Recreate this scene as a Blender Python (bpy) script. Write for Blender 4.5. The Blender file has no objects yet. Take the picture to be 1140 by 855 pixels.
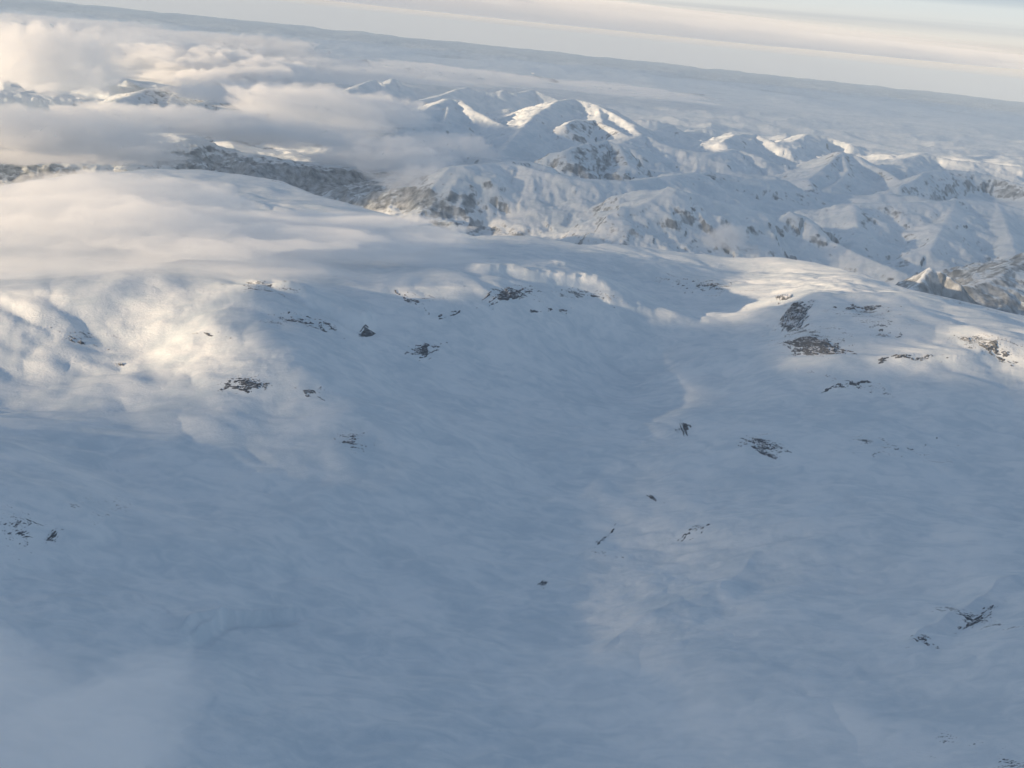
import bpy, math, random
import numpy as np

C = bpy.context.scene
col = C.collection
QUAL = 1.0

# ------------------------------------------------------------------ camera
CAM_Z = 3600.0
F_PX, UC, VC = 1143.0, 570.0, 427.5           # focal length and centre in photo pixels
PITCH, ROLL = math.radians(18.9), math.radians(5.95)
cp, sp = math.cos(PITCH), math.sin(PITCH)
cr, sr = math.cos(ROLL), math.sin(ROLL)
fwd = np.array([0, cp, -sp]); rgt0 = np.array([1., 0, 0]); up0 = np.array([0, sp, cp])
rgt = cr * rgt0 + sr * up0
up = -sr * rgt0 + cr * up0
cam_d = bpy.data.cameras.new('camera')
cam = bpy.data.objects.new('camera', cam_d); col.objects.link(cam)
from mathutils import Matrix, Vector
cam.matrix_world = Matrix(((rgt[0], up[0], -fwd[0], 0), (rgt[1], up[1], -fwd[1], 0),
                           (rgt[2], up[2], -fwd[2], CAM_Z), (0, 0, 0, 1)))
cam_d.sensor_width = 36.0
cam_d.lens = 36.0 * F_PX / 1140.0
cam_d.clip_start = 0.05
cam_d.clip_end = 900000.0
C.camera = cam

# ------------------------------------------------------------------ light
SUN_EL = math.radians(8.5)
SUN_BACK = math.radians(28.0)                 # how far behind the picture plane the sun stands, on the left
S = np.array([-math.cos(SUN_BACK) * math.cos(SUN_EL), -math.sin(SUN_BACK) * math.cos(SUN_EL), math.sin(SUN_EL)])
sun_d = bpy.data.lights.new('sun', 'SUN')
sun_d.energy = 5.0; sun_d.angle = math.radians(0.6); sun_d.color = (1.0, 0.74, 0.46)
sun = bpy.data.objects.new('sun', sun_d); col.objects.link(sun)
sun.rotation_euler = Vector(S).to_track_quat('Z', 'Y').to_euler()
sun.location = (-3000, -1000, 6000)

world = bpy.data.worlds.new('World'); C.world = world; world.use_nodes = True
nt = world.node_tree; nt.nodes.clear()
def N(t, kind, **kw):
    n = t.nodes.new(kind)
    for k, v in kw.items():
        if k in n.inputs: n.inputs[k].default_value = v
        else: setattr(n, k, v)
    return n
sky = N(nt, 'ShaderNodeTexSky', sky_type='NISHITA', sun_disc=False, sun_elevation=SUN_EL,
        sun_rotation=math.atan2(S[0], S[1]), altitude=3000.0, air_density=1.0, dust_density=1.5, ozone_density=0.45)
bg = N(nt, 'ShaderNodeBackground', Strength=0.125)
out = N(nt, 'ShaderNodeOutputWorld')
# thin high overcast: streaked sheets of grey and cream laid over the clear sky
tc = N(nt, 'ShaderNodeTexCoord')
sep = N(nt, 'ShaderNodeSeparateXYZ'); nt.links.new(tc.outputs['Generated'], sep.inputs[0])
zc = N(nt, 'ShaderNodeMath', operation='MAXIMUM'); nt.links.new(sep.outputs['Z'], zc.inputs[0]); zc.inputs[1].default_value = 0.0
za = N(nt, 'ShaderNodeMath', operation='ADD'); nt.links.new(zc.outputs[0], za.inputs[0]); za.inputs[1].default_value = 0.035
dx = N(nt, 'ShaderNodeMath', operation='DIVIDE'); nt.links.new(sep.outputs['X'], dx.inputs[0]); nt.links.new(za.outputs[0], dx.inputs[1])
dy = N(nt, 'ShaderNodeMath', operation='DIVIDE'); nt.links.new(sep.outputs['Y'], dy.inputs[0]); nt.links.new(za.outputs[0], dy.inputs[1])
cmb = N(nt, 'ShaderNodeCombineXYZ'); nt.links.new(dx.outputs[0], cmb.inputs[0]); nt.links.new(dy.outputs[0], cmb.inputs[1])
def dotv(vx, vy):
    d_ = N(nt, 'ShaderNodeVectorMath', operation='DOT_PRODUCT'); nt.links.new(cmb.outputs[0], d_.inputs[0]); d_.inputs[1].default_value = (vx, vy, 0)
    return d_.outputs['Value']
ths = math.radians(62)
mp = N(nt, 'ShaderNodeCombineXYZ')
nt.links.new(dotv(-math.sin(ths) * 0.05, math.cos(ths) * 0.05), mp.inputs[0]); nt.links.new(dotv(math.cos(ths) * 0.42, math.sin(ths) * 0.42), mp.inputs[1])
mp.inputs[2].default_value = 0.37
ns = N(nt, 'ShaderNodeTexNoise', Scale=1.0, Detail=6.0, Roughness=0.5, Distortion=0.3); nt.links.new(mp.outputs[0], ns.inputs['Vector'])
ramp = N(nt, 'ShaderNodeValToRGB'); nt.links.new(ns.outputs['Fac'], ramp.inputs[0])
e = ramp.color_ramp.elements
e[0].position = 0.38; e[0].color = (2.05, 2.4, 2.9, 1)
e[1].position = 0.60; e[1].color = (3.65, 3.8, 3.85, 1)
low = N(nt, 'ShaderNodeMapRange', interpolation_type='SMOOTHSTEP'); nt.links.new(sep.outputs['Z'], low.inputs[0])
for i_, q_ in enumerate((0.005, 0.06, 0.9, 0.0)): low.inputs[1 + i_].default_value = q_
lowc = N(nt, 'ShaderNodeMix', data_type='RGBA'); nt.links.new(low.outputs[0], lowc.inputs[0]); nt.links.new(ramp.outputs[0], lowc.inputs[6])
lowc.inputs[7].default_value = (4.5, 3.85, 3.3, 1)
mixc = N(nt, 'ShaderNodeMix', data_type='RGBA'); 
elev = N(nt, 'ShaderNodeMapRange', interpolation_type='SMOOTHSTEP'); nt.links.new(sep.outputs['Z'], elev.inputs[0])
for i_, q_ in enumerate((0.02, 0.35, 0.95, 0.12)): elev.inputs[1 + i_].default_value = q_
nt.links.new(elev.outputs[0], mixc.inputs[0])
nt.links.new(sky.outputs[0], mixc.inputs[6]); nt.links.new(lowc.outputs[2], mixc.inputs[7])
nt.links.new(mixc.outputs[2], bg.inputs[0]); nt.links.new(bg.outputs[0], out.inputs[0])

C.view_settings.view_transform = 'Standard'; C.view_settings.look = 'None'
C.view_settings.exposure = 0.62; C.view_settings.gamma = 1.0; C.view_settings.use_curve_mapping = False
C.render.engine = 'CYCLES'
cy = C.cycles
cy.max_bounces = 12; cy.diffuse_bounces = 2; cy.glossy_bounces = 1; cy.volume_bounces = 10; cy.transparent_max_bounces = 24
cy.use_denoising = True
cy.use_adaptive_sampling = True; cy.adaptive_threshold = 0.02
cy.volume_max_steps = 64

# ------------------------------------------------------------------ helpers
def pt(u, v, z):
    """the point of height z that photo pixel (u, v) looks at"""
    d = fwd + rgt * (u - UC) / F_PX + up * (VC - v) / F_PX
    t = (z - CAM_Z) / d[2]
    return np.array([d[0] * t, d[1] * t, z])

rs = np.random.RandomState(7)
PERM = np.concatenate([rs.permutation(4096)] * 2)
GA = rs.rand(4096) * 2 * np.pi
GX, GY = np.cos(GA), np.sin(GA)
def pn(x, y, seed=0):
    """gradient noise, about -0.7..0.7"""
    xi = np.floor(x).astype(np.int64); yi = np.floor(y).astype(np.int64)
    fx = x - xi; fy = y - yi
    ux = fx * fx * fx * (fx * (fx * 6 - 15) + 10); uy = fy * fy * fy * (fy * (fy * 6 - 15) + 10)
    def g(ix, iy, ax, ay):
        h = PERM[(PERM[(ix + seed * 131) & 4095] + iy) & 4095]
        return GX[h] * ax + GY[h] * ay
    a = g(xi, yi, fx, fy); b = g(xi + 1, yi, fx - 1, fy)
    c = g(xi, yi + 1, fx, fy - 1); d = g(xi + 1, yi + 1, fx - 1, fy - 1)
    return (a + ux * (b - a)) * (1 - uy) + (c + ux * (d - c)) * uy
def fbm(x, y, n=4, seed=0, gain=0.5):
    s = 0; a = 1
    for k in range(n):
        s = s + a * pn(x * 2.03 ** k + 17.3 * k, y * 2.03 ** k - 9.1 * k, seed + k); a *= gain
    return s
def ridged(x, y, n=4, seed=0, gain=0.5):
    s = 0; a = 1
    for k in range(n):
        s = s + a * (1 - 2.2 * np.abs(pn(x * 2.03 ** k + 7.7 * k, y * 2.03 ** k + 3.1 * k, seed + k))); a *= gain
    return s / 2
def sstep(a, b, x):
    t = np.clip((x - a) / (b - a), 0, 1); return t * t * (3 - 2 * t)

def poly_dist(x, y, P):
    """distance to polyline P (n,3), interpolated z, running length, and side sign"""
    best = np.full(x.shape, 1e12); bz = np.zeros(x.shape); bl = np.zeros(x.shape); bs = np.ones(x.shape)
    L = 0.0
    for i in range(len(P) - 1):
        a, b = P[i], P[i + 1]
        ex, ey = b[0] - a[0], b[1] - a[1]; l2 = ex * ex + ey * ey + 1e-9
        t = np.clip(((x - a[0]) * ex + (y - a[1]) * ey) / l2, 0, 1)
        qx, qy = x - a[0] - t * ex, y - a[1] - t * ey
        d = np.sqrt(qx * qx + qy * qy)
        m = d < best
        best = np.where(m, d, best); bz = np.where(m, a[2] + t * (b[2] - a[2]), bz)
        bl = np.where(m, L + t * math.sqrt(l2), bl); bs = np.where(m, np.sign(ex * qy - ey * qx), bs)
        L += math.sqrt(l2)
    return best, bz, bl, bs

# ------------------------------------------------------------------ the near plateau
CTRL = [(-120, 900, 1600), (0, 860, 1560), (200, 860, 1450), (430, 860, 1390), (570, 860, 1370), (800, 860, 1390), (1000, 860, 1480), (1140, 860, 1560), (1260, 900, 1640),
        (-120, 700, 1580), (0, 700, 1510), (170, 700, 1440), (300, 690, 1400), (450, 690, 1350), (600, 690, 1310), (700, 700, 1330), (850, 690, 1420), (1000, 700, 1430), (1140, 690, 1550), (1270, 700, 1640),
        (-120, 570, 1620), (0, 560, 1590), (60, 540, 1540), (130, 570, 1470), (300, 560, 1425), (450, 570, 1370), (600, 590, 1300), (660, 560, 1290), (740, 590, 1350), (860, 570, 1430), (960, 560, 1450), (1100, 560, 1430), (1250, 560, 1500),
        (-100, 450, 1500), (0, 460, 1500), (150, 470, 1470), (300, 470, 1490), (410, 480, 1490), (500, 480, 1430), (600, 480, 1350), (700, 470, 1290), (760, 490, 1350), (850, 480, 1450), (1000, 480, 1480), (1140, 480, 1490), (1250, 480, 1530),
        (0, 390, 1520), (150, 400, 1510), (270, 400, 1610), (340, 420, 1590), (430, 415, 1470), (560, 410, 1400), (680, 400, 1330), (800, 400, 1420), (880, 410, 1520), (960, 420, 1560), (1060, 420, 1580), (1140, 425, 1560),
        (-60, 350, 1600), (60, 340, 1640), (200, 340, 1660), (330, 340, 1680), (450, 340, 1600), (560, 330, 1650), (680, 330, 1600), (740, 345, 1380), (800, 335, 1440), (860, 340, 1540), (940, 350, 1620), (1050, 375, 1660), (1140, 395, 1650),
        (-60, 280, 1640), (100, 280, 1680), (300, 280, 1650), (430, 300, 1610), (540, 295, 1650), (640, 300, 1620), (720, 300, 1500), (820, 302, 1450), (900, 315, 1600), (1000, 335, 1640), (1140, 368, 1640)]
CTRL = [(u, v, 1470 + (z - 1470) * 1.45 if v > 295 else z) for u, v, z in CTRL]
EDGE = [(-200, 222, 1640), (-60, 213, 1640), (0, 207, 1640), (70, 196, 1650), (170, 189, 1660), (250, 193, 1650), (310, 203, 1640), (350, 217, 1620), (420, 238, 1600),
        (480, 252, 1600), (530, 264, 1600), (590, 263, 1600), (645, 272, 1580), (720, 276, 1540), (790, 284, 1520), (860, 287, 1570), (905, 293, 1600),
        (960, 307, 1620), (1010, 322, 1640), (1070, 337, 1640), (1140, 352, 1630), (1300, 385, 1640)]
EP = np.array([pt(*e_) for e_ in EDGE])
E_az = np.arctan2(EP[:, 0], EP[:, 1]); E_r = np.hypot(EP[:, 0], EP[:, 1])
CP = np.array([pt(*c_) for c_ in CTRL] + [list(p) for p in EP])
K = len(CP)
sc_ = 4000.0
def tps(r2): return 0.5 * r2 * np.log(r2 + 1e-9)
dxy = ((CP[:, None, :2] - CP[None, :, :2]) / sc_); A = tps((dxy ** 2).sum(-1)) + np.eye(K) * 0.004
Pm = np.hstack([np.ones((K, 1)), CP[:, :2] / sc_])
M = np.zeros((K + 3, K + 3)); M[:K, :K] = A; M[:K, K:] = Pm; M[K:, :K] = Pm.T
W = np.linalg.solve(M, np.concatenate([CP[:, 2], np.zeros(3)]))
def plateau(x, y):
    xs, ys = x / sc_, y / sc_
    z = W[K] + W[K + 1] * xs + W[K + 2] * ys
    for i in range(K):
        z = z + W[i] * tps((xs - CP[i, 0] / sc_) ** 2 + (ys - CP[i, 1] / sc_) ** 2)
    return np.clip(z, 1050, 1900)

# drifts, ledges and snow scarps: photo polyline, height, width up-side, width down-side
SCARPS = [([(185, 714), (215, 704), (240, 690), (250, 672), (275, 664), (300, 655), (330, 651), (358, 650)], 19, 18, 90),
          ([(190, 704), (225, 686), (262, 668)], 12, 18, 40),
          ([(655, 700), (700, 675), (750, 655), (800, 640), (850, 590)], 14, 60, 120),
          ([(1000, 740), (1050, 700), (1090, 685), (1140, 655)], 20, 50, 90),
          ([(490, 322), (540, 330), (600, 332), (688, 334)], 35, 50, 160),
          ([(300, 352), (345, 366), (400, 372), (425, 362)], 30, 40, 140),
          ([(880, 425), (960, 432), (1060, 418), (1140, 402)], 18, 70, 160)]
SC = [(np.array([pt(u, v, 1450 if v > 420 else 1580) for u, v in p]), h, a, b) for p, h, a, b in SCARPS]

def near_detail(x, y):
    wx = x + 260 * fbm(x / 1500, y / 1500, 2, 61); wy = y + 260 * fbm(x / 1500, y / 1500, 2, 67)
    d = 75 * fbm(wx / 1500, wy / 900, 4, 11) + 55 * np.abs(fbm(wx / 900 + 4, wy / 620, 3, 15))
    # wind-drift ribs, running left to right across the slope
    a = math.radians(12)
    rx, ry = wx * math.cos(a) + wy * math.sin(a), -wx * math.sin(a) + wy * math.cos(a)
    rough = sstep(-0.1, 0.35, fbm(x / 1900, y / 1900, 2, 23))
    d = d + (5 + 14 * rough) * ridged(rx / 620, ry / 170, 4, 31)
    d = d + (1.6 + 4 * rough) * fbm(rx / 120, ry / 60, 3, 41)
    knob = sstep(0.12, 0.5, fbm(x / 2300 + 3.3, y / 1700, 2, 71))
    d = d + 22 * knob * ridged(wx / 420, wy / 300, 4, 77)
    return d

# ------------------------------------------------------------------ the mountains beyond the fjord
# name, label, [ridge polylines of photo points with heights], flank slope, gully depth, rock amount
MOUNT = [
 ('mountain', 'broad snow massif with a long sagging crest behind the fjord, its foot dark', [
    [(478, 232, 900), (500, 200, 1250), (515, 186, 1420), (545, 181, 1440), (575, 183, 1430), (600, 190, 1420), (650, 199, 1380), (700, 202, 1370), (745, 196, 1400), (775, 192, 1400)],
    [(585, 188, 1410), (600, 215, 1150), (590, 240, 900)],
    [(660, 200, 1370), (640, 230, 1050), (620, 255, 700)]], 0.42, 70, 0.35),
 ('mountain', 'steep crag of gullied rock and snow in the middle of the range', [
    [(630, 168, 1500), (652, 160, 1600), (675, 157, 1620), (690, 163, 1580), (700, 185, 1300)],
    [(655, 161, 1590), (650, 185, 1250)]], 0.75, 130, 1.2),
 ('mountain', 'small rocky knoll of snow at the left end of the long crest', [
    [(545, 186, 1380), (562, 180, 1440), (590, 180, 1440), (605, 184, 1400)]], 0.6, 60, 0.9),
 ('mountain', 'sharp rock-ribbed peak with a pale left face above the valley', [
    [(664, 266, 800), (680, 246, 1100), (690, 233, 1300), (706, 232, 1310), (724, 224, 1400), (745, 208, 1560), (765, 214, 1500), (800, 224, 1400), (835, 233, 1280), (862, 240, 1200)],
    [(745, 208, 1560), (752, 235, 1200), (750, 262, 850)],
    [(700, 232, 1300), (715, 255, 950), (730, 272, 700)],
    [(790, 222, 1410), (800, 245, 1080), (795, 268, 800)]], 0.55, 75, 0.6),
 ('mountain', 'highest rounded summit at the middle of the range, sunlit on top', [
    [(556, 172, 1150), (575, 150, 1380), (595, 128, 1620), (622, 112, 1800), (640, 110, 1820), (665, 117, 1760), (690, 130, 1650), (715, 150, 1420), (740, 172, 1180)],
    [(665, 117, 1760), (672, 140, 1500)]], 0.50, 90, 0.5),
 ('mountain', 'little dark-streaked ridge just below the highest rounded summit', [
    [(628, 140, 1530), (640, 133, 1600), (662, 134, 1590), (682, 142, 1500), (700, 152, 1400)]], 0.65, 70, 1.1),
 ('mountain', 'broad pointed peak with a blunt pale top left of the highest summit', [
    [(438, 152, 1250), (460, 132, 1450), (482, 117, 1620), (500, 110, 1700), (512, 111, 1690), (530, 124, 1560), (548, 134, 1450), (562, 140, 1390), (578, 156, 1200)],
    [(500, 110, 1700), (495, 140, 1350), (480, 165, 1050)],
    [(460, 132, 1450), (445, 160, 1100)]], 0.52, 70, 0.6),
 ('mountain', 'tiny sunlit twin tops on the far left-centre skyline', [
    [(398, 97, 1480), (408, 91, 1560), (417, 89, 1580), (428, 94, 1520), (434, 93, 1530), (438, 87, 1600), (446, 96, 1480)]], 0.6, 40, 0.3),
 ('mountain', 'far ridge with a sunlit notch behind the broad pointed peak', [
    [(480, 110, 1400), (505, 101, 1500), (520, 97, 1550), (530, 99, 1530), (556, 103, 1480), (563, 100, 1520), (572, 104, 1470), (585, 102, 1490), (595, 99, 1540), (604, 104, 1480), (625, 112, 1380)]], 0.5, 50, 0.3),
 ('mountain', 'bright sunlit ridge sloping right between clouds at the far left', [
    [(300, 77, 1350), (322, 68, 1480), (335, 71, 1450), (352, 79, 1370), (368, 88, 1270), (380, 96, 1180)]], 0.42, 40, 0.1),
 ('mountain', 'rocky brown-flecked summit rising through cloud at the far left', [
    [(120, 118, 1150), (150, 104, 1350), (162, 99, 1420), (180, 98, 1430), (196, 94, 1480), (210, 94, 1480), (225, 108, 1320), (250, 125, 1120), (280, 135, 1000)],
    [(196, 94, 1480), (190, 112, 1250)]], 0.50, 80, 1.3),
 ('mountain', 'long dark forested valley side under the left clouds', [
    [(160, 172, 1000), (185, 160, 1150), (215, 156, 1200), (250, 168, 1060), (300, 175, 1000), (350, 182, 920), (390, 184, 890), (440, 188, 850), (470, 200, 720)],
    [(215, 156, 1200), (205, 175, 950)]], 0.42, 110, 1.5),
 ('mountain', 'dark wooded slope at the left edge above the plateau rim', [
    [(-120, 165, 1000), (-60, 168, 980), (0, 172, 950), (50, 178, 900), (110, 184, 850)]], 0.35, 90, 1.5),
 ('mountain', 'blue distant slope at the left edge below the cumulus', [
    [(-100, 106, 1100), (-40, 100, 1180), (20, 102, 1160), (70, 108, 1100), (110, 116, 1000)]], 0.34, 80, 0.8),
 ('mountain', 'low whale-backed hill with a dark brow in the right middle distance', [
    [(735, 210, 1150), (765, 198, 1280), (790, 191, 1350), (812, 195, 1300), (840, 200, 1240), (870, 200, 1220)]], 0.5, 50, 0.9),
 ('mountain', 'snow hill dimpled by rocks right of the highest summit', [
    [(690, 160, 1350), (715, 150, 1450), (745, 163, 1320), (790, 172, 1250), (820, 166, 1300), (850, 176, 1200)]], 0.4, 80, 0.6),
 ('mountain', 'double-topped snowy ridge on the right skyline', [
    [(800, 160, 1280), (818, 150, 1400), (842, 149, 1400), (862, 159, 1290), (880, 158, 1300), (900, 150, 1380), (922, 152, 1350), (945, 160, 1260)]], 0.45, 80, 0.7),
 ('mountain', 'pale cone with a dark rock face on its left side', [
    [(900, 200, 1150), (922, 183, 1330), (938, 169, 1480), (950, 172, 1440), (965, 182, 1330), (990, 192, 1220), (1010, 205, 1080)],
    [(938, 169, 1480), (945, 190, 1250), (925, 210, 1020)]], 0.55, 60, 0.8),
 ('mountain', 'long wall of striped cliffs below a snow cap at the right', [
    [(1000, 208, 1150), (1020, 200, 1260), (1030, 191, 1380), (1050, 189, 1400), (1085, 191, 1390), (1110, 197, 1330), (1135, 205, 1250), (1180, 215, 1180)]], 0.85, 110, 0.75),
 ('mountain', 'smooth snow dome above the striped cliffs at the right', [
    [(1000, 178, 1300), (1030, 170, 1400), (1060, 178, 1330), (1100, 182, 1300), (1160, 188, 1280), (1240, 200, 1200)]], 0.35, 50, 0.2),
 ('mountain', 'big snow shoulder with a pale rib above the pyramid crag at the right', [
    [(930, 228, 1150), (955, 226, 1220), (1000, 226, 1260), (1050, 224, 1320), (1075, 222, 1340), (1110, 226, 1300), (1150, 236, 1220), (1230, 250, 1150)],
    [(1065, 223, 1330), (1050, 250, 1080), (1035, 280, 850)],
    [(1110, 226, 1300), (1125, 262, 980), (1135, 300, 700)],
    [(950, 228, 1220), (955, 255, 950), (945, 285, 700)]], 0.5, 75, 0.55),
 ('mountain', 'small sharp snow tooth with a pale left edge near the plateau rim', [
    [(830, 262, 950), (858, 252, 1080), (880, 236, 1280), (893, 240, 1240), (905, 252, 1120), (925, 268, 950), (960, 285, 850), (1000, 302, 800)],
    [(880, 236, 1280), (895, 262, 980), (900, 282, 800)]], 0.62, 70, 0.5),
 ('mountain', 'steep pyramid crag of banded rock peeping over the right plateau rim', [
    [(1012, 322, 1330), (1022, 316, 1380), (1036, 297, 1520), (1052, 306, 1450), (1068, 317, 1380), (1072, 335, 1230)]], 1.1, 90, 0.75),
 ('mountain', 'rock-banded spur at the right edge just over the plateau rim', [
    [(1085, 318, 1000), (1110, 308, 1080), (1140, 290, 1200), (1180, 275, 1280), (1240, 280, 1250)]], 0.6, 90, 1.5),
]
MR = []
for nm, lb, rid, slope, gul, rk in MOUNT:
    MR.append(([np.array([pt(*p) for p in r_]) for r_ in rid], slope, gul, rk))

def smax(a, b, k):
    h = np.clip(0.5 + 0.5 * (a - b) / k, 0, 1)
    return b + (a - b) * h + k * h * (1 - h)

def far_base(x, y):
    r = np.hypot(x, y)
    wx = x + 1500 * fbm(x / 9000, y / 9000, 2, 3); wy = y + 1500 * fbm(x / 9000, y / 9000, 2, 5)
    n = ridged(wx / 6200, wy / 5200, 5, 91, 0.46)
    n2_ = ridged(wx / 2300 + 9, wy / 2300, 4, 97, 0.45) * (1 - sstep(26000, 42000, r))
    amp = 300 + 400 * sstep(19000, 27000, r) - 330 * sstep(30000, 46000, r)
    base = 330 + amp * (1.5 * n ** 1.6 + 0.28 * n2_ * n) + 120 * sstep(16000, 30000, r)
    far = 560 + 520 * ridged(x / 11000 + 0.3, y / 17000, 5, 52) + 60 * fbm(x / 3500, y / 5000, 3, 12)
    far = far + 330 * sstep(80000, 155000, r)
    w = sstep(48000, 80000, r)
    base = base * (1 - w) + far * w
    return base

def terrain(x, y, full=False):
    r = np.hypot(x, y); az = np.arctan2(x, y)
    D = np.interp(az, E_az, E_r)
    D = D + 60 * pn(x / 700, y * 0 + 3.1, 9) + 20 * pn(x / 190, y * 0 + 1.1, 19)
    z = np.zeros_like(x); rock = np.zeros_like(x); own = np.full(x.shape, -1, dtype=np.int32)
    near = r < D + 1500
    xn, yn = x[near], y[near]
    rn = np.minimum(1.0, (D[near] + 40) / np.maximum(r[near], 1))
    zn = plateau(xn * rn, yn * rn)
    dn = near_detail(xn, yn)
    zn = zn + dn * (0.35 + 0.65 * sstep(0, 900, D[near] - r[near]))
    for P, h, a, b in SC:
        bb = (xn > P[:, 0].min() - 500) & (xn < P[:, 0].max() + 500) & (yn > P[:, 1].min() - 500) & (yn < P[:, 1].max() + 500)
        xx = xn[bb] + 50 * fbm(xn[bb] / 260, yn[bb] / 260, 2, 3); yy = yn[bb] + 50 * fbm(xn[bb] / 260, yn[bb] / 260, 2, 8)
        d, _, l, s = poly_dist(xx, yy, P)
        tot = np.linalg.norm(np.diff(P[:, :2], axis=0), axis=1).sum()
        tap = sstep(0, 0.2 * tot, l) * sstep(0, 0.2 * tot, tot - l)
        # s>0 is the far side (polylines run left to right): gentle back, steep front
        up_ = np.where(s > 0, np.exp(-d / (1.6 * b)), np.exp(-d / a) - 0.6 * np.exp(-((d - 2.2 * a) / (1.6 * a)) ** 2) )
        zn[bb] += 1.7 * h * tap * up_
    over = r[near] - D[near]
    zdrop = np.clip(over, 0, None)
    zn = zn - (zdrop ** 2 / (zdrop + 260)) * 0.95
    z[near] = zn
    zf = far_base(x, y)
    # fjord trough just behind the plateau
    tro = sstep(0, 2500, r - D) * (1 - sstep(3500, 7500, r - D))
    zf = zf * (1 - 0.75 * tro) + 60 * tro
    # keep the fill below the lines of sight to the modelled mountains
    zf = np.where(r < D, -500, zf)
    own_h = np.full(x.shape, -1e9)
    wx = 230 * fbm(x / 900, y / 900, 5, 101); wy = 230 * fbm(x / 900, y / 900, 5, 107)
    crag = ridged(x / 1250, y / 1100, 5, 131, 0.55) - 0.45
    mz = np.full(x.shape, -1e9)
    for i, (rid, slope, gul, rk) in enumerate(MR):
        R = 0
        for P in rid:
            reach = (P[:, 2].max() - 100) / slope + 300
            bb = (x > P[:, 0].min() - reach) & (x < P[:, 0].max() + reach) & (y > P[:, 1].min() - reach) & (y < P[:, 1].max() + reach) & (r > D - 300)
            if not bb.any(): continue
            k = min(1.0, 0.6 / slope * 0.8)
            d0, zr, l, s = poly_dist(x[bb], y[bb], P)
            warp = np.minimum(d0 / 150, 1)
            d, zr, l, s = poly_dist(x[bb] + wx[bb] * warp * k, y[bb] + wy[bb] * warp * k, P)
            e = np.minimum(d / 420, 1)
            g = 1.35 * gul * e * ridged(l / 520 + 0.8 * pn(d / 600, l / 900, 7) + s * 5.3, d / 1600, 4, 201 + i * 3)
            g = g + 0.30 * gul * e * ridged(l / 150 + s * 2.7, d / 420, 3, 203 + i * 3)
            zr = zr + 0.35 * gul * (ridged(l / 260 + 5.1 * i, l * 0, 3, 777) - 0.45) * np.exp(-d / 250)
            h = zr - slope * (d - 18 * (1 - np.exp(-d / 18))) * (1 - 0.25 * np.minimum(d / 2500, 1)) + g - gul * 0.6 * e + 1.9 * gul * crag[bb] * np.minimum(d / 500, 1) + 14 * fbm(x[bb] / 130, y[bb] / 130, 3, 55) * np.minimum(d / 120, 1)
            cur = mz[bb]
            o = h > own_h[bb]
            own_b = own[bb]; own_b[o] = i; own[bb] = own_b
            oh = own_h[bb]; oh[o] = h[o]; own_h[bb] = oh
            mz[bb] = smax(h, cur, 25.0) if True else h
            rb = rock[bb]; rb[o] = rk; rock[bb] = rb
    zz = smax(mz, zf, 60.0)
    own = np.where(own_h < zf - 20, -1, own)
    rock = np.where(own < 0, np.where(r < 20000, 1.1, 0.6 + 2.6 * sstep(60000, 130000, r)), rock)  # extra rock far out paints the shaded blue horizon band into the land
    isn = near & (z >= zz)
    z = np.where(near & (z > zz), z, zz)
    own = np.where(isn, -2, own)
    rock = np.where(isn, 0, rock)
    # the drop behind the rim keeps rock
    rock = np.where(isn & (r > D + 60), 1.0, rock)
    return z, own, rock

# ------------------------------------------------------------------ grid
def grid_axes():
    dep = []
    a = 56.0
    while a > 1.15:
        dep.append(a)
        if a > 13: a -= 0.075 / QUAL
        elif a > 2.4: a -= 0.022 / QUAL
        else: a -= 0.030 / QUAL
    dep = np.radians(np.array(dep))
    r = 2200.0 / np.tan(dep)
    r = np.concatenate([[5, 300, 700, 1000, 1250], r, np.geomspace(111000, 160000, 90)])
    r = np.unique(r)
    a_in = np.radians(np.arange(-40, 40.001, 0.066 / QUAL))
    a_out = np.radians(np.arange(43, 317.1, 4.0))
    az = np.concatenate([a_in, a_out])
    return r, az
GR, GAZ = grid_axes()
RR, AA = np.meshgrid(GR, GAZ, indexing='ij')
X = (RR * np.sin(AA)).ravel(); Y = (RR * np.cos(AA)).ravel()
side = (np.abs(((AA.ravel() + np.pi) % (2 * np.pi)) - np.pi) > math.radians(41))
Z, OWN, ROCK = terrain(X, Y)
nr, na = RR.shape
# outside the picture's wedge the plateau edge is not traced: rolling high ground
Zs = 1500 + 260 * fbm(X[side] / 6000, Y[side] / 6000, 3, 88)
Z[side] = Zs * (1 - sstep(20000, 60000, np.hypot(X[side], Y[side]))) + 700 * sstep(20000, 60000, np.hypot(X[side], Y[side]))
OWN[side] = np.where(RR.ravel()[side] < 10000, -2, -1)
print('grid', nr, na, nr * na)

def march(u, v):
    d = fwd + rgt * (u - UC) / F_PX + up * (VC - v) / F_PX
    t = np.geomspace(1800, 120000, 2600)
    z_ = terrain(d[0] * t, d[1] * t)[0]
    k = np.argmax(CAM_Z + d[2] * t < z_)
    return np.array([d[0] * t[k], d[1] * t[k], z_[k]]), t[k]
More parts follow.
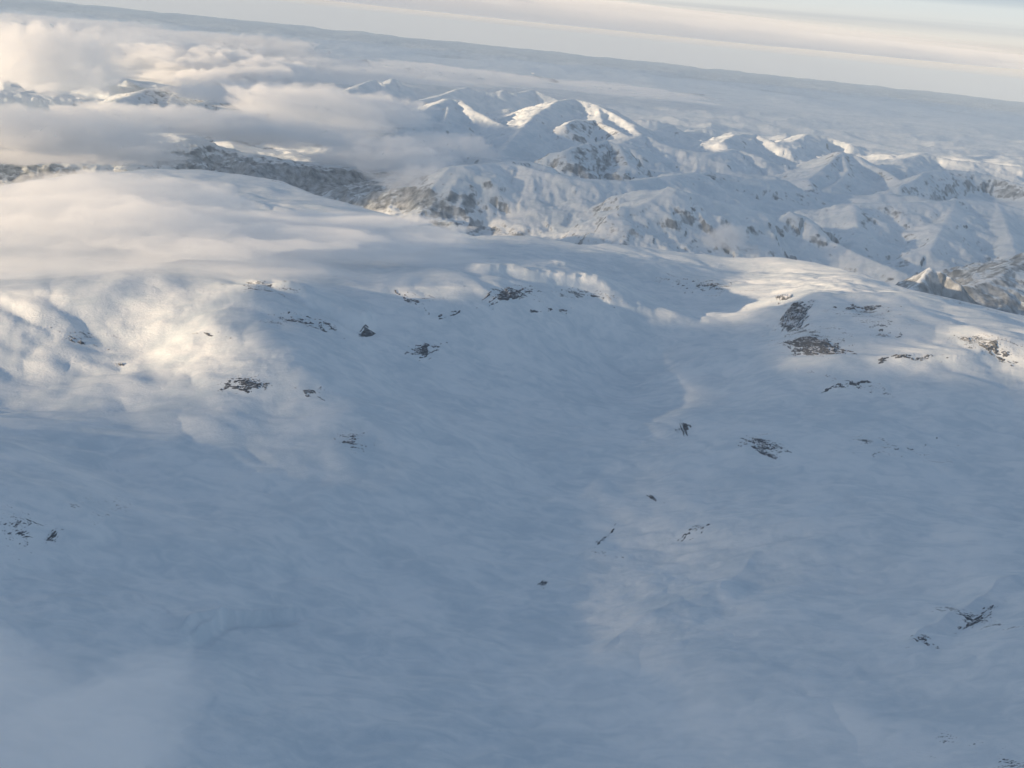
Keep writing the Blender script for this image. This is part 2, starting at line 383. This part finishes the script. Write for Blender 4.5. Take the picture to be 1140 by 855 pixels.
# rocky places: photo position, half-sizes in px, strength
DARK = [(965, 246, 8, 13, 1.6), (792, 200, 22, 6, 1.1), (935, 178, 14, 12, 1.2), (980, 192, 18, 8, 0.7), (1075, 200, 40, 12, 0.35), (1030, 212, 22, 12, 0.35), (1010, 238, 45, 8, 0.8),
        (1100, 325, 40, 16, 0.9), (1132, 290, 9, 14, 1.5), (660, 178, 32, 18, 0.6), (645, 138, 16, 9, 0.7), (670, 140, 14, 7, 0.8), (565, 182, 22, 6, 0.9), (695, 262, 30, 10, 0.8),
        (495, 232, 34, 18, 1.6), (1085, 335, 60, 16, 1.0), (1110, 300, 30, 14, 0.8), (560, 258, 60, 8, 0.8), (430, 212, 50, 22, 1.9), (340, 200, 55, 16, 1.7), (250, 180, 70, 10, 1.3), (190, 178, 18, 8, 0.8), (185, 104, 30, 10, 0.9), (50, 125, 50, 12, 0.6),
        (30, 185, 50, 12, 1.2), (745, 215, 10, 10, 0.5), (760, 276, 30, 5, 0.8), (850, 283, 30, 4, 0.6), (1050, 318, 24, 14, 0.5), (830, 162, 14, 6, 0.6), (905, 215, 10, 5, 0.6), (1120, 205, 14, 12, 0.8), (740, 185, 20, 6, 0.3),
        (480, 128, 10, 8, 0.5), (545, 138, 16, 8, 0.6), (540, 155, 18, 8, 0.5),
        # sparse stony ground on the plateau
        (345, 438, 34, 12, 0.62), (20, 590, 40, 36, 0.60), (395, 492, 34, 18, 0.62), (1000, 500, 90, 14, 0.55), (790, 318, 80, 14, 0.60), (1085, 690, 60, 20, 0.60), (945, 427, 70, 10, 0.66), (1095, 382, 70, 18, 0.66),
        (970, 352, 70, 16, 0.62), (570, 326, 60, 12, 0.66), (650, 328, 50, 8, 0.62), (150, 212, 90, 8, 0.66), (340, 358, 70, 12, 0.60), (270, 427, 50, 14, 0.62), (90, 380, 50, 12, 0.60), (850, 492, 50, 16, 0.62), (900, 375, 60, 30, 0.62),
        (1110, 845, 60, 14, 0.5), (120, 560, 60, 30, 0.52), (300, 322, 60, 10, 0.58), (660, 615, 60, 8, 0.5), (480, 330, 30, 10, 0.55)]
for u, v, a, b, st_ in DARK:
    c, t_ = march(u, v)
    px = t_ / F_PX
    horiz = np.array([c[1], -c[0]]); horiz /= np.linalg.norm(horiz); dep_ = np.array([c[0], c[1]]) / np.hypot(c[0], c[1])
    ex = ((X - c[0]) * horiz[0] + (Y - c[1]) * horiz[1]) / (a * px)
    ed = (X - c[0]) * dep_[0] + (Y - c[1]) * dep_[1]
    sl = (CAM_Z - c[2]) / np.hypot(c[0], c[1])
    ev = ((Z - c[2]) + ed * sl) / (b * px)                    # height above the line of sight
    w_ = np.exp(-(ex ** 2 + ev ** 2) * 0.8) * np.exp(-(ed / (6 * max(a, b) * px + 300)) ** 2)
    nearb = OWN == -2
    ROCK = np.where(nearb, np.maximum(ROCK, np.minimum(1.0, st_ * 1.15 * w_)), ROCK + 0.95 * st_ * w_)

ZG = Z.reshape(nr, na)
I, J = np.meshgrid(np.arange(nr - 1), np.arange(na), indexing='ij')
J2 = (J + 1) % na
quads = np.stack([I * na + J, I * na + J2, (I + 1) * na + J2, (I + 1) * na + J], -1).reshape(-1, 4)
co = np.stack([X, Y, Z], -1)
# global vertex normals
fn = np.cross(co[quads[:, 2]] - co[quads[:, 0]], co[quads[:, 3]] - co[quads[:, 1]])
fn[fn[:, 2] < 0] *= -1
vn = np.zeros_like(co)
for k in range(4):
    for c_ in range(3):
        vn[:, c_] += np.bincount(quads[:, k], weights=fn[:, c_], minlength=len(co))
vn /= np.linalg.norm(vn, axis=1, keepdims=True) + 1e-12
fown = OWN[quads[:, 0]]

# ------------------------------------------------------------------ materials
def new_mat(name):
    m = bpy.data.materials.new(name); m.use_nodes = True
    t = m.node_tree; t.nodes.clear()
    return m, t
def math_(t, op, a, b=None, c=None):
    n = t.nodes.new('ShaderNodeMath'); n.operation = op
    for i, v in enumerate((a, b, c)):
        if v is None: continue
        if isinstance(v, (int, float)): n.inputs[i].default_value = v
        else: t.links.new(v, n.inputs[i])
    return n.outputs[0]
def maprange(t, v, a, b, c=0.0, d=1.0, smooth=True):
    n = t.nodes.new('ShaderNodeMapRange'); n.interpolation_type = 'SMOOTHSTEP' if smooth else 'LINEAR'
    t.links.new(v, n.inputs[0])
    for i, q in enumerate((a, b, c, d)):
        if isinstance(q, (int, float)): n.inputs[1 + i].default_value = q
        else: t.links.new(q, n.inputs[1 + i])
    return n.outputs[0]
def noise(t, vec, scale, detail=4, rough=0.55, dist=0.0):
    n = N(t, 'ShaderNodeTexNoise', Scale=scale, Detail=detail, Roughness=rough, Distortion=dist); t.links.new(vec, n.inputs['Vector']); return n.outputs['Fac']
def mapping(t, vec, scale, rot=(0, 0, 0)):
    n = t.nodes.new('ShaderNodeMapping'); n.inputs['Scale'].default_value = scale; n.inputs['Rotation'].default_value = rot
    t.links.new(vec, n.inputs[0]); return n.outputs[0]

def snow_material(name, near):
    m, t = new_mat(name)
    geo = t.nodes.new('ShaderNodeNewGeometry'); pos = geo.outputs['Position']
    sep = t.nodes.new('ShaderNodeSeparateXYZ'); t.links.new(geo.outputs['Normal'], sep.inputs[0])
    nz = sep.outputs['Z']
    att = t.nodes.new('ShaderNodeAttribute'); att.attribute_name = 'rock'; rock = att.outputs['Fac']
    bs = t.nodes.new('ShaderNodeBsdfPrincipled'); bs.inputs['Roughness'].default_value = 0.75
    bs.inputs['Specular IOR Level'].default_value = 0.25
    if near:
        st = mapping(t, pos, (1, 1.7, 1), (0, 0, math.radians(-14)))
        n1 = noise(t, st, 1 / 130.0, 7, 0.6, 0.9)
        n2 = noise(t, pos, 1 / 400.0, 5, 0.6)
        n3 = noise(t, mapping(t, pos, (1, 2.5, 1), (0, 0, math.radians(10))), 1 / 14.0, 4, 0.6)
        patch = maprange(t, noise(t, pos, 1 / 900.0, 3, 0.5), 0.52, 0.68)
        lim = math_(t, 'SUBTRACT', 0.71, math_(t, 'MULTIPLY', rock, 0.24))
        lim = math_(t, 'SUBTRACT', lim, math_(t, 'MULTIPLY', patch, 0.04))
        mixn = math_(t, 'ADD', math_(t, 'MULTIPLY', n1, 0.55), math_(t, 'MULTIPLY', n3, 0.45))
        rk = maprange(t, mixn, lim, math_(t, 'ADD', lim, 0.035))
        bump_h = math_(t, 'ADD', math_(t, 'MULTIPLY', n1, maprange(t, n2, 0.42, 0.64, 1.0, 10.0)), math_(t, 'MULTIPLY', n3, 4.2))
    else:
        st = mapping(t, pos, (1, 1, 0.35))
        n1 = noise(t, st, 1 / 260.0, 7, 0.62, 0.3)
        n3 = noise(t, st, 1 / 100.0, 5, 0.62)
        n2 = noise(t, pos, 1 / 900.0, 5, 0.6)
        steep = math_(t, 'SUBTRACT', 1.0, nz)
        s = math_(t, 'ADD', math_(t, 'MULTIPLY', steep, 1.5), math_(t, 'MULTIPLY', math_(t, 'SUBTRACT', n1, 0.5), 1.1))
        s = math_(t, 'ADD', s, math_(t, 'MULTIPLY', math_(t, 'SUBTRACT', n3, 0.5), 0.7))
        s = math_(t, 'ADD', s, math_(t, 'MULTIPLY', math_(t, 'SUBTRACT', rock, 1.0), 0.20))
        sp_ = t.nodes.new('ShaderNodeSeparateXYZ'); t.links.new(pos, sp_.inputs[0])
        low = maprange(t, sp_.outputs['Z'], 250.0, 950.0, 0.34, 0.0)
        s = math_(t, 'ADD', s, math_(t, 'MULTIPLY', low, rock))
        rk = maprange(t, s, 0.23, 0.47)
        n4 = noise(t, mapping(t, pos, (1, 1, 0.2)), 1 / 130.0, 4, 0.55)
        rk = math_(t, 'MULTIPLY', rk, maprange(t, math_(t, 'ADD', math_(t, 'MULTIPLY', n4, 0.5), math_(t, 'MULTIPLY', n3, 0.5)), 0.34, 0.66, 0.35, 0.85))
        bump_h = math_(t, 'ADD', math_(t, 'MULTIPLY', n1, 36.0), math_(t, 'MULTIPLY', n3, 10.0))
    # snow tint: fresh, wind-packed and slightly dirty patches
    r1 = t.nodes.new('ShaderNodeMix'); r1.data_type = 'RGBA'; t.links.new(maprange(t, math_(t, 'ADD', math_(t, 'MULTIPLY', n2, 0.5), math_(t, 'MULTIPLY', n1, 0.5)), 0.36, 0.62), r1.inputs[0])
    r1.inputs[6].default_value = (0.67, 0.74, 0.79, 1); r1.inputs[7].default_value = (0.85, 0.88, 0.90, 1)
    r2 = t.nodes.new('ShaderNodeMix'); r2.data_type = 'RGBA'; t.links.new(n3, r2.inputs[0])
    r2.inputs[6].default_value = (0.030, 0.044, 0.062, 1); r2.inputs[7].default_value = (0.078, 0.096, 0.118, 1)
    r3 = t.nodes.new('ShaderNodeMix'); r3.data_type = 'RGBA'; t.links.new(rk, r3.inputs[0])
    t.links.new(r1.outputs[2], r3.inputs[6]); t.links.new(r2.outputs[2], r3.inputs[7])
    t.links.new(r3.outputs[2], bs.inputs['Base Color'])
    bu = t.nodes.new('ShaderNodeBump'); bu.inputs['Strength'].default_value = 0.55 if near else 0.6; bu.inputs['Distance'].default_value = 1.0
    t.links.new(bump_h, bu.inputs['Height']); t.links.new(bu.outputs[0], bs.inputs['Normal'])
    o = t.nodes.new('ShaderNodeOutputMaterial'); t.links.new(bs.outputs[0], o.inputs[0])
    return m
M_near = snow_material('windblown_snow', True)
M_far = snow_material('mountain_snow_and_rock', False)

def rock_material():
    m, t = new_mat('outcrop_rock')
    geo = t.nodes.new('ShaderNodeNewGeometry'); pos = geo.outputs['Position']
    sep = t.nodes.new('ShaderNodeSeparateXYZ'); t.links.new(geo.outputs['Normal'], sep.inputs[0])
    n1 = noise(t, mapping(t, pos, (1, 1.8, 3)), 1 / 12.0, 6, 0.65)
    n2 = noise(t, pos, 1 / 55.0, 4, 0.6)
    c = t.nodes.new('ShaderNodeMix'); c.data_type = 'RGBA'; t.links.new(n1, c.inputs[0])
    c.inputs[6].default_value = (0.042, 0.055, 0.072, 1); c.inputs[7].default_value = (0.15, 0.155, 0.165, 1)
    s = math_(t, 'ADD', sep.outputs['Z'], math_(t, 'MULTIPLY', math_(t, 'SUBTRACT', n2, 0.5), 0.9))
    s = math_(t, 'ADD', s, math_(t, 'MULTIPLY', math_(t, 'SUBTRACT', n1, 0.5), 0.5))
    sn = maprange(t, s, 0.84, 1.02)
    c2 = t.nodes.new('ShaderNodeMix'); c2.data_type = 'RGBA'; t.links.new(sn, c2.inputs[0]); t.links.new(c.outputs[2], c2.inputs[6])
    c2.inputs[7].default_value = (0.8, 0.82, 0.85, 1)
    bs = t.nodes.new('ShaderNodeBsdfPrincipled'); bs.inputs['Roughness'].default_value = 0.85; t.links.new(c2.outputs[2], bs.inputs['Base Color'])
    bu = t.nodes.new('ShaderNodeBump'); bu.inputs['Strength'].default_value = 0.7; bu.inputs['Distance'].default_value = 3.0
    t.links.new(n1, bu.inputs['Height']); t.links.new(bu.outputs[0], bs.inputs['Normal'])
    o = t.nodes.new('ShaderNodeOutputMaterial'); t.links.new(bs.outputs[0], o.inputs[0])
    return m
M_rock = rock_material()

def mesh_obj(name, verts, faces, mat, normals=None, attr=None, parent=None):
    me = bpy.data.meshes.new(name)
    k = faces.shape[1]
    me.vertices.add(len(verts)); me.vertices.foreach_set('co', np.ascontiguousarray(verts, dtype=np.float32).ravel())
    me.loops.add(len(faces) * k); me.loops.foreach_set('vertex_index', faces.astype(np.int32).ravel())
    me.polygons.add(len(faces)); me.polygons.foreach_set('loop_start', np.arange(0, len(faces) * k, k, dtype=np.int32))
    me.polygons.foreach_set('loop_total', np.full(len(faces), k, dtype=np.int32))
    me.update(calc_edges=True)
    me.polygons.foreach_set('use_smooth', np.ones(len(faces), dtype=bool))
    if attr is not None:
        a = me.attributes.new('rock', 'FLOAT', 'POINT'); a.data.foreach_set('value', attr.astype(np.float32))
    if normals is not None:
        a = me.attributes.new('custom_normal', 'FLOAT_VECTOR', 'POINT') if False else None
        me.normals_split_custom_set_from_vertices(normals.astype(np.float32))
    me.materials.append(mat)
    o = bpy.data.objects.new(name, me); col.objects.link(o)
    if parent: o.parent = parent
    return o
def sub(mask):
    f = quads[mask]
    ids, inv = np.unique(f, return_inverse=True)
    return ids, inv.reshape(f.shape)
def tag(o, label=None, cat=None, group=None, kind=None):
    if label: o['label'] = label
    if cat: o['category'] = cat
    if group: o['group'] = group
    if kind: o['kind'] = kind
    return o

ids, f = sub(fown == -2)
snowfield = mesh_obj('snowfield', co[ids], f, M_near, vn[ids], ROCK[ids])
tag(snowfield, 'rolling windblown snow plateau with a shaded hollow filling the foreground', 'snowfield', kind='structure')
ids, f = sub(fown == -1)
hills = mesh_obj('hills', co[ids], f, M_far, vn[ids], ROCK[ids])
tag(hills, 'snowy hills and dark valleys running back to the hazy horizon', 'hills', kind='structure')
for i, (nm, lb, rid, slope, gul, rk) in enumerate(MOUNT):
    msk = fown == i
    if not msk.any(): print('EMPTY', lb); continue
    ids, f = sub(msk)
    o = mesh_obj('mountain', co[ids], f, M_far, vn[ids], ROCK[ids])
    tag(o, lb, 'mountain', kind='structure')

# ------------------------------------------------------------------ rock outcrops on the snowfield
# label, photo outline centre and half-size (px), tilt deg, amount, ground height, streak direction
OUT = [
 (567, 327, 38, 9, -8, 0.62, 'layered brown ledges in the sunlit slope at the centre of the rim'),
 (648, 328, 38, 6, 8, 0.42, 'sparse speckled ledges at the right tip of the sunlit slope'),
 (407, 371, 14, 9, -35, 0.75, 'short dark ledge right at the edge of the sunlit slope'),
 (345, 360, 42, 9, 5, 0.50, 'thin line of dark rocks low in the sunlit snow'),
 (472, 391, 22, 8, 0, 0.72, 'curved dark ledge alone in the shade under the sunlit slope'),
 (272, 427, 32, 11, 0, 0.62, 'dark clustered ledges on the shaded knoll at left'),
 (345, 438, 26, 8, 20, 0.36, 'faint scattered stones on the right flank of the left knoll'),
 (300, 318, 26, 5, 4, 0.42, 'faint ledge high in the sunlit slope under the cloud bank'),
 (450, 332, 30, 7, 25, 0.44, 'broken steps in the snow between the two sunlit rock bands'),
 (500, 352, 24, 5, -8, 0.36, 'few stones under the left end of the layered ledges'),
 (612, 344, 40, 5, -4, 0.40, 'thin broken ledges along the foot of the sunlit slope'),
 (230, 372, 34, 5, 6, 0.38, 'scattered stones above the knoll with clustered ledges'),
 (1010, 398, 60, 6, 6, 0.42, 'thin stony steps between the largest crag and the terrace'),
 (85, 378, 34, 7, 25, 0.42, 'dotted diagonal band of stones at the left'),
 (133, 406, 10, 3, 8, 0.6, 'small dark stones below the diagonal band at left'),
 (395, 492, 26, 14, 10, 0.42, 'sprinkle of tiny stones on the snow hummock in the shade'),
 (60, 598, 14, 12, -50, 0.5, 'little rock scar on the slope near the left edge'),
 (20, 588, 22, 28, -30, 0.38, 'speckled stony slope at the left edge'),
 (886, 352, 24, 15, -40, 0.88, 'dark crag above the largest outcrop on the right slope'),
 (910, 385, 40, 13, 3, 0.92, 'largest dark crag with snow streaks on the right slope'),
 (872, 332, 14, 5, 0, 0.6, 'small dark rocks topmost on the right slope'),
 (965, 345, 45, 8, -5, 0.50, 'long faint ledges right of the dark crags'),
 (985, 373, 26, 4, 6, 0.50, 'thin low ledges under the long faint ones at right'),
 (948, 427, 44, 6, -3, 0.45, 'pebbly line of rocks along the lower right terrace'),
 (1100, 385, 48, 12, 12, 0.50, 'stony sunlit ground at the right edge'),
 (848, 495, 30, 10, 12, 0.66, 'dark scattered rocks on the shaded slope below the terrace'),
 (762, 477, 12, 12, 60, 0.62, 'hooked row of dark stones at the head of the stream bed'),
 (1030, 712, 20, 14, 20, 0.42, 'dark stones on the slope near the lower right'),
 (1085, 690, 44, 10, -30, 0.46, 'brownish stony rib at the lower right edge'),
 (1000, 500, 60, 8, -5, 0.34, 'faint grey stony streaks on the right shaded slope'),
 (775, 588, 30, 6, -25, 0.42, 'thin stone line above the pale drift'),
 (605, 650, 10, 6, -45, 0.52, 'few dark stones at the lower end of the stream bed'),
 (728, 556, 12, 3, 30, 0.5, 'short dark line of stones across the stream bed'),
 (670, 600, 40, 6, -40, 0.36, 'dotted stones along the middle of the stream bed'),
 (790, 318, 60, 10, -5, 0.36, 'faint stony patch on the slope left of the crags'),
 (130, 213, 60, 5, 0, 0.46, 'speckled stones on the sunlit brow behind the cloud at left'),
]
def ground_z(x, y):
    return terrain(np.atleast_1d(np.float64(x)), np.atleast_1d(np.float64(y)))[0]
def hit(u, v):
    z = 1500.0
    for _ in range(12):
        p = pt(u, v, z); z = 0.5 * z + 0.5 * float(ground_z(p[0], p[1])[0])
    return pt(u, v, z)
random.seed(3)
for q, (u, v, a, b, tl, am, lb) in enumerate(OUT):
    a, b = a * 1.2, b * 1.2
    c0 = hit(u, v)
    tr = math.radians(tl)
    pts = []
    du = hit(u + 3 * math.cos(tr), v + 3 * math.sin(tr)) - hit(u - 3 * math.cos(tr), v - 3 * math.sin(tr)); du = du[:2] / 6.0
    dv = hit(u - 3 * math.sin(tr), v + 3 * math.cos(tr)) - hit(u + 3 * math.sin(tr), v - 3 * math.cos(tr)); dv = dv[:2] / 6.0
    nu, nv = int(min(420, 14 + a * 6)), int(min(260, 14 + b * 12))
    uu, vv = np.meshgrid(np.linspace(-1.25, 1.25, nu), np.linspace(-1.25, 1.25, nv), indexing='ij')
    uu = uu.ravel(); vv = vv.ravel()
    x = c0[0] + du[0] * uu * a + dv[0] * vv * b
    y = c0[1] + du[1] * uu * a + dv[1] * vv * b
    px = np.hypot(c0[0], c0[1]) / 1143.0                     # metres per pixel there
    zt = terrain(x, y)[0]
    rr_ = np.sqrt(uu ** 2 + vv ** 2) + 0.35 * pn(uu * 1.7 + q * 7, vv * 1.7, 5)
    env = 1 - sstep(-0.1, 1.25, rr_)
    am = am * 1.12; sw = min(1.0, 0.35 + a / 45)
    # ledges: thin bands running along the outcrop, broken up
    lu, lv = uu * a, vv * b                                   # local photo-pixel units
    wv = 2.2 * fbm(lu / 14 + q, lv / 9, 3, 351 + q)
    n = 0.85 * ridged(lu / (22 * sw) + q, (lv + wv) / 3.2, 4, 301 + q, 0.55) + 0.5 * fbm(lu / 11, lv / 5, 4, 401 + q, 0.6)
    hgt = n * 1.0 + (am * 1.3 * env) - 1.14
    amp = 1.5 * px
    z = zt + np.clip(hgt, -0.4, 1.0) * amp * 2.2
    z = z + np.where(hgt > 0, 0.8 * px * fbm(x / (px * 2.2), y / (px * 2.2), 2, 77), 0)
    ii, jj = np.meshgrid(np.arange(nu - 1), np.arange(nv - 1), indexing='ij')
    fq = np.stack([ii * nv + jj, (ii + 1) * nv + jj, (ii + 1) * nv + jj + 1, ii * nv + jj + 1], -1).reshape(-1, 4)
    keep = (hgt[fq] > 0.0).any(axis=1)
    fq = fq[keep]
    if len(fq) == 0: print('no rock', lb); continue
    # skirts are below the snow surface already (hgt<0 rows of kept faces)
    ids2, inv = np.unique(fq, return_inverse=True); fq = inv.reshape(fq.shape)
    vv3 = np.stack([x, y, z], -1)[ids2]
    n0 = np.cross(vv3[fq[0, 1]] - vv3[fq[0, 0]], vv3[fq[0, 2]] - vv3[fq[0, 0]])
    if n0[2] < 0: fq = fq[:, ::-1]
    o = mesh_obj('rock_outcrop', vv3, fq, M_rock, parent=snowfield)
    o['label'] = lb

# ------------------------------------------------------------------ clouds
def vol_mat(name, dens, colr, an=0.3):
    m, t = new_mat(name)
    v = t.nodes.new('ShaderNodeVolumePrincipled')
    v.inputs['Density'].default_value = dens; v.inputs['Color'].default_value = (*colr, 1); v.inputs['Anisotropy'].default_value = an
    v.inputs['Density Attribute'].default_value = ''
    o = t.nodes.new('ShaderNodeOutputMaterial'); t.links.new(v.outputs[0], o.inputs['Volume'])
    return m
import bmesh
def cloud(label, u, v, z, wpx, depth, thick, dens, seed=0, lump=0.35, rot=0.0, oc=3, k=1.6, puff=0.5, soft=False, colr=(0.997, 0.998, 1.0), cx=None):
    """flattened, lumpy body of cloud centred where pixel (u, v) meets height z; wpx = half width in photo px, depth and thickness half sizes in metres"""
    c = pt(u, v, z) if cx is None else np.array(cx, dtype=float)
    dist = math.hypot(c[0], c[1])
    w = wpx * math.sqrt(dist ** 2 + (CAM_Z - z) ** 2) / F_PX if cx is None else wpx
    bm = bmesh.new(); bmesh.ops.create_icosphere(bm, subdivisions=6, radius=1.0)
    P = np.array([v_.co[:] for v_ in bm.verts])
    fx = np.array([[q_.index for q_ in f_.verts] for f_ in bm.faces]); bm.free()
    n3 = fbm(P[:, 0] * k + seed * 3.7, P[:, 1] * k + P[:, 2] * 1.9, oc, 500 + seed, 0.5) + 0.7 * fbm(P[:, 1] * k * 1.3 + seed, P[:, 2] * k * 1.3 - P[:, 0] * 1.4, oc, 600 + seed, 0.5)
    s = 1 + lump * n3
    P = P * s[:, None]
    if soft: P[:, 2] *= 1.35 * np.sqrt(np.clip(1.06 - (P[:, 0] ** 2 + P[:, 1] ** 2) / (s ** 2), 0.0, 1))
    P[:, 2] = np.where(P[:, 2] < 0, P[:, 2] * 0.55, P[:, 2])
    P = P * np.array([w, depth, thick])
    ps = 1.5 * thick
    bil = 1.1 - 2.4 * np.abs(pn(P[:, 0] / ps + seed, P[:, 1] / ps, 700 + seed)) + 0.5 * (0.6 - 2.2 * np.abs(pn(P[:, 0] / ps * 2.3, P[:, 1] / ps * 2.3 + seed, 720 + seed)))
    topm = np.clip(P[:, 2] / (0.35 * thick), 0, 1)
    P[:, 2] = P[:, 2] + topm * puff * thick * bil
    P[:, 1] = P[:, 1] + 0.25 * puff * ps * pn(P[:, 0] / ps, P[:, 2] / ps + 3, 740 + seed)
    base = math.atan2(-c[0], c[1]) if cx is None else 0
    a = base + math.radians(rot)
    R = np.array([[math.cos(a), -math.sin(a), 0], [math.sin(a), math.cos(a), 0], [0, 0, 1]])
    P = P @ R.T
    o = mesh_obj('cloud', P, fx, vol_mat('cloud_vapour', dens, colr, 0.0))
    o.location = c
    return tag(o, label, 'cloud', group='cloud banks drifting over the range')

# label, u, v, height, half width px, half depth m, half thickness m, density, seed, lumpiness, rotation, octaves, frequency
CLOUDS = [
 ('wide soft cloud bank lying over the plateau at the left', 150, 262, 1860, 310, 1200, 240, 0.0023, 1, 0.62, 0, 5, 1.5),
 ('thin tail of cloud trailing right from the plateau bank', 400, 270, 1790, 150, 650, 130, 0.0032, 2, 0.6, -5, 5, 1.6),
 ('pale cloud mass at the left edge behind the plateau brow', 60, 158, 1300, 120, 1500, 330, 0.0030, 3, 0.45, 0, 4, 2.0),
 ('grey cloud band between the two left rocky summits', 190, 138, 1450, 110, 1300, 190, 0.0035, 4, 0.40, -3, 3, 1.8),
 ('long dark grey cloud bank at the far left, flat topped', 215, 82, 1700, 125, 2600, 460, 0.0036, 5, 0.32, 0, 4, 2.0),
 ('lumpy cumulus at the upper left edge', 70, 84, 1750, 50, 1500, 620, 0.0018, 6, 0.65, 0, 5, 2.4),
 ('rounded cumulus head beside the flat dark bank', 20, 76, 1850, 36, 1300, 600, 0.0020, 7, 0.6, 0, 5, 2.4),
 ('cream sunlit cloud behind the bright ridge', 290, 64, 1700, 70, 2000, 480, 0.0022, 8, 0.6, 0, 5, 2.2),
 ('broad grey-cream cloud filling the gap left of the pointed peak', 350, 128, 1480, 95, 1800, 380, 0.0026, 9, 0.5, 0, 4, 2.0),
 ('low cloud spilling into the fjord below the pointed peak', 430, 178, 1100, 70, 1300, 260, 0.0028, 10, 0.5, 0, 4, 2.0),
 ('cloud veil clinging to the foot of the pointed peak', 500, 165, 1150, 55, 1300, 200, 0.0022, 11, 0.5, 0, 4, 2.0),
 ('long pale cloud sheet near the horizon at upper left', 110, 44, 1700, 170, 5000, 420, 0.0012, 12, 0.5, 0, 4, 2.2),
 ('creamy cloud strip beyond the upper left cumulus', 330, 78, 1400, 130, 3500, 360, 0.0014, 13, 0.6, 0, 5, 2.2),
 ('thin cloud layer behind the small sunlit tops', 490, 84, 1300, 110, 4000, 300, 0.0014, 14, 0.6, 0, 5, 2.2),
 ('faint cloud strip above the highest summit', 670, 100, 1150, 120, 4000, 200, 0.0010, 15, 0.6, 0, 4, 2.2),
 ('small wisp of cloud in the right middle distance', 805, 270, 950, 26, 400, 150, 0.0035, 16, 0.5, 0, 4, 2.0),
 ('ragged wisp drifting over the lower left foreground', 0, 845, 2350, 190, 260, 130, 0.0030, 17, 0.5, 0, 4, 1.2),
 ('warm lit cloud roll right of the upper left cumulus', 170, 62, 1700, 90, 2400, 420, 0.0016, 41, 0.55, 0, 5, 2.2),
 ('soft cloud wrapping the right flank of the rocky brown-flecked summit', 270, 108, 1450, 75, 1500, 280, 0.0022, 42, 0.5, 0, 4, 2.0),
 ('torn cloud draped over the left shoulder of the pointed peak', 430, 128, 1500, 50, 1400, 260, 0.0018, 43, 0.6, 0, 5, 2.2),
 ('cream haze of cloud between the fjord slope and the grey band', 300, 150, 1250, 120, 1300, 220, 0.0020, 44, 0.5, 0, 4, 2.0),
 ('small torn cloud caught against the left end of the long crest', 465, 208, 1000, 45, 700, 170, 0.0026, 45, 0.6, 0, 5, 2.2),
 ('very thin wisp over the bottom right foreground', 760, 800, 2300, 260, 200, 30, 0.0022, 18, 0.4, 0, 3, 1.3),
]
for lb, u, v, z, w, d, th, de, sd, lu, ro, oc_, k_ in CLOUDS:
    cloud(lb, u, v, z, w, d, th, de * (0.78 if 3 <= sd <= 15 or sd > 40 else 1), sd, lu, ro, oc_, k_, 0.2 if sd in (1, 2, 17, 18) else 0.5, sd in (1, 2, 17, 18, 16, 45, 44))

# unseen clouds added out of view at left to block and dim the sun
qd = np.array([math.cos(SUN_BACK), math.sin(SUN_BACK)]); pd = np.array([-qd[1], qd[0]])
def shade_cloud(label, q, p, hq, hp, thick, dens, seed, lump=0.3, zc=4550.0, zg=1500.0):
    sh = (zc - zg) / math.tan(SUN_EL)
    c = qd * (q - sh) + pd * p
    o = cloud(label, 0, 0, 0, hq, hp, thick, dens, seed, lump, 0, cx=(c[0], c[1], zc))
    o.rotation_euler = (0, 0, SUN_BACK); o['group'] = 'unseen clouds added to block the sun'
shade_cloud('large unseen cloud added on the sun side to shade the foreground', 500, 700, 6000, 5150, 260, 0.00080, 31, 0.16)
shade_cloud('unseen cloud added on the sun side to shade the right slope', 6000, 1500, 5000, 2950, 240, 0.00080, 32)
shade_cloud('small unseen cloud added on the sun side to shade the bowl', 6800, 5900, 1300, 850, 120, 0.0022, 34)
shade_cloud('thin unseen veil added to dim the sun over the near side of the range', 13000, 15000, 13000, 7400, 220, 0.00060, 33, zg=1300)
shade_cloud('thin unseen veil added to dim the sun beyond the summits', 30000, 62000, 55000, 35500, 300, 0.00030, 35, zg=1300)
shade_cloud('short unseen cloud added on the sun side to shade the right lip of the bowl', 4000, 4400, 2600, 1000, 150, 0.0022, 36, 0.15)
shade_cloud('smallest unseen cloud added on the sun side to shade a lit wedge at the bowl lip', 4050, 5850, 1500, 850, 110, 0.0045, 37, 0.1)

# ------------------------------------------------------------------ haze
def haze():
    x0, x1, y0, y1, z0, z1 = -170000, 170000, -170000, 170000, -900, 4250
    vs = np.array([(x, y, z) for x in (x0, x1) for y in (y0, y1) for z in (z0, z1)], dtype=float)
    fs = np.array([(0, 1, 3, 2), (4, 6, 7, 5), (0, 4, 5, 1), (2, 3, 7, 6), (0, 2, 6, 4), (1, 5, 7, 3)])
    o = mesh_obj('haze', vs, fs, vol_mat('thin_air', 0.76e-5, (0.64, 0.79, 0.94), 0.0))
    for p in o.data.polygons: p.use_smooth = False
    tag(o, kind='stuff')
haze()
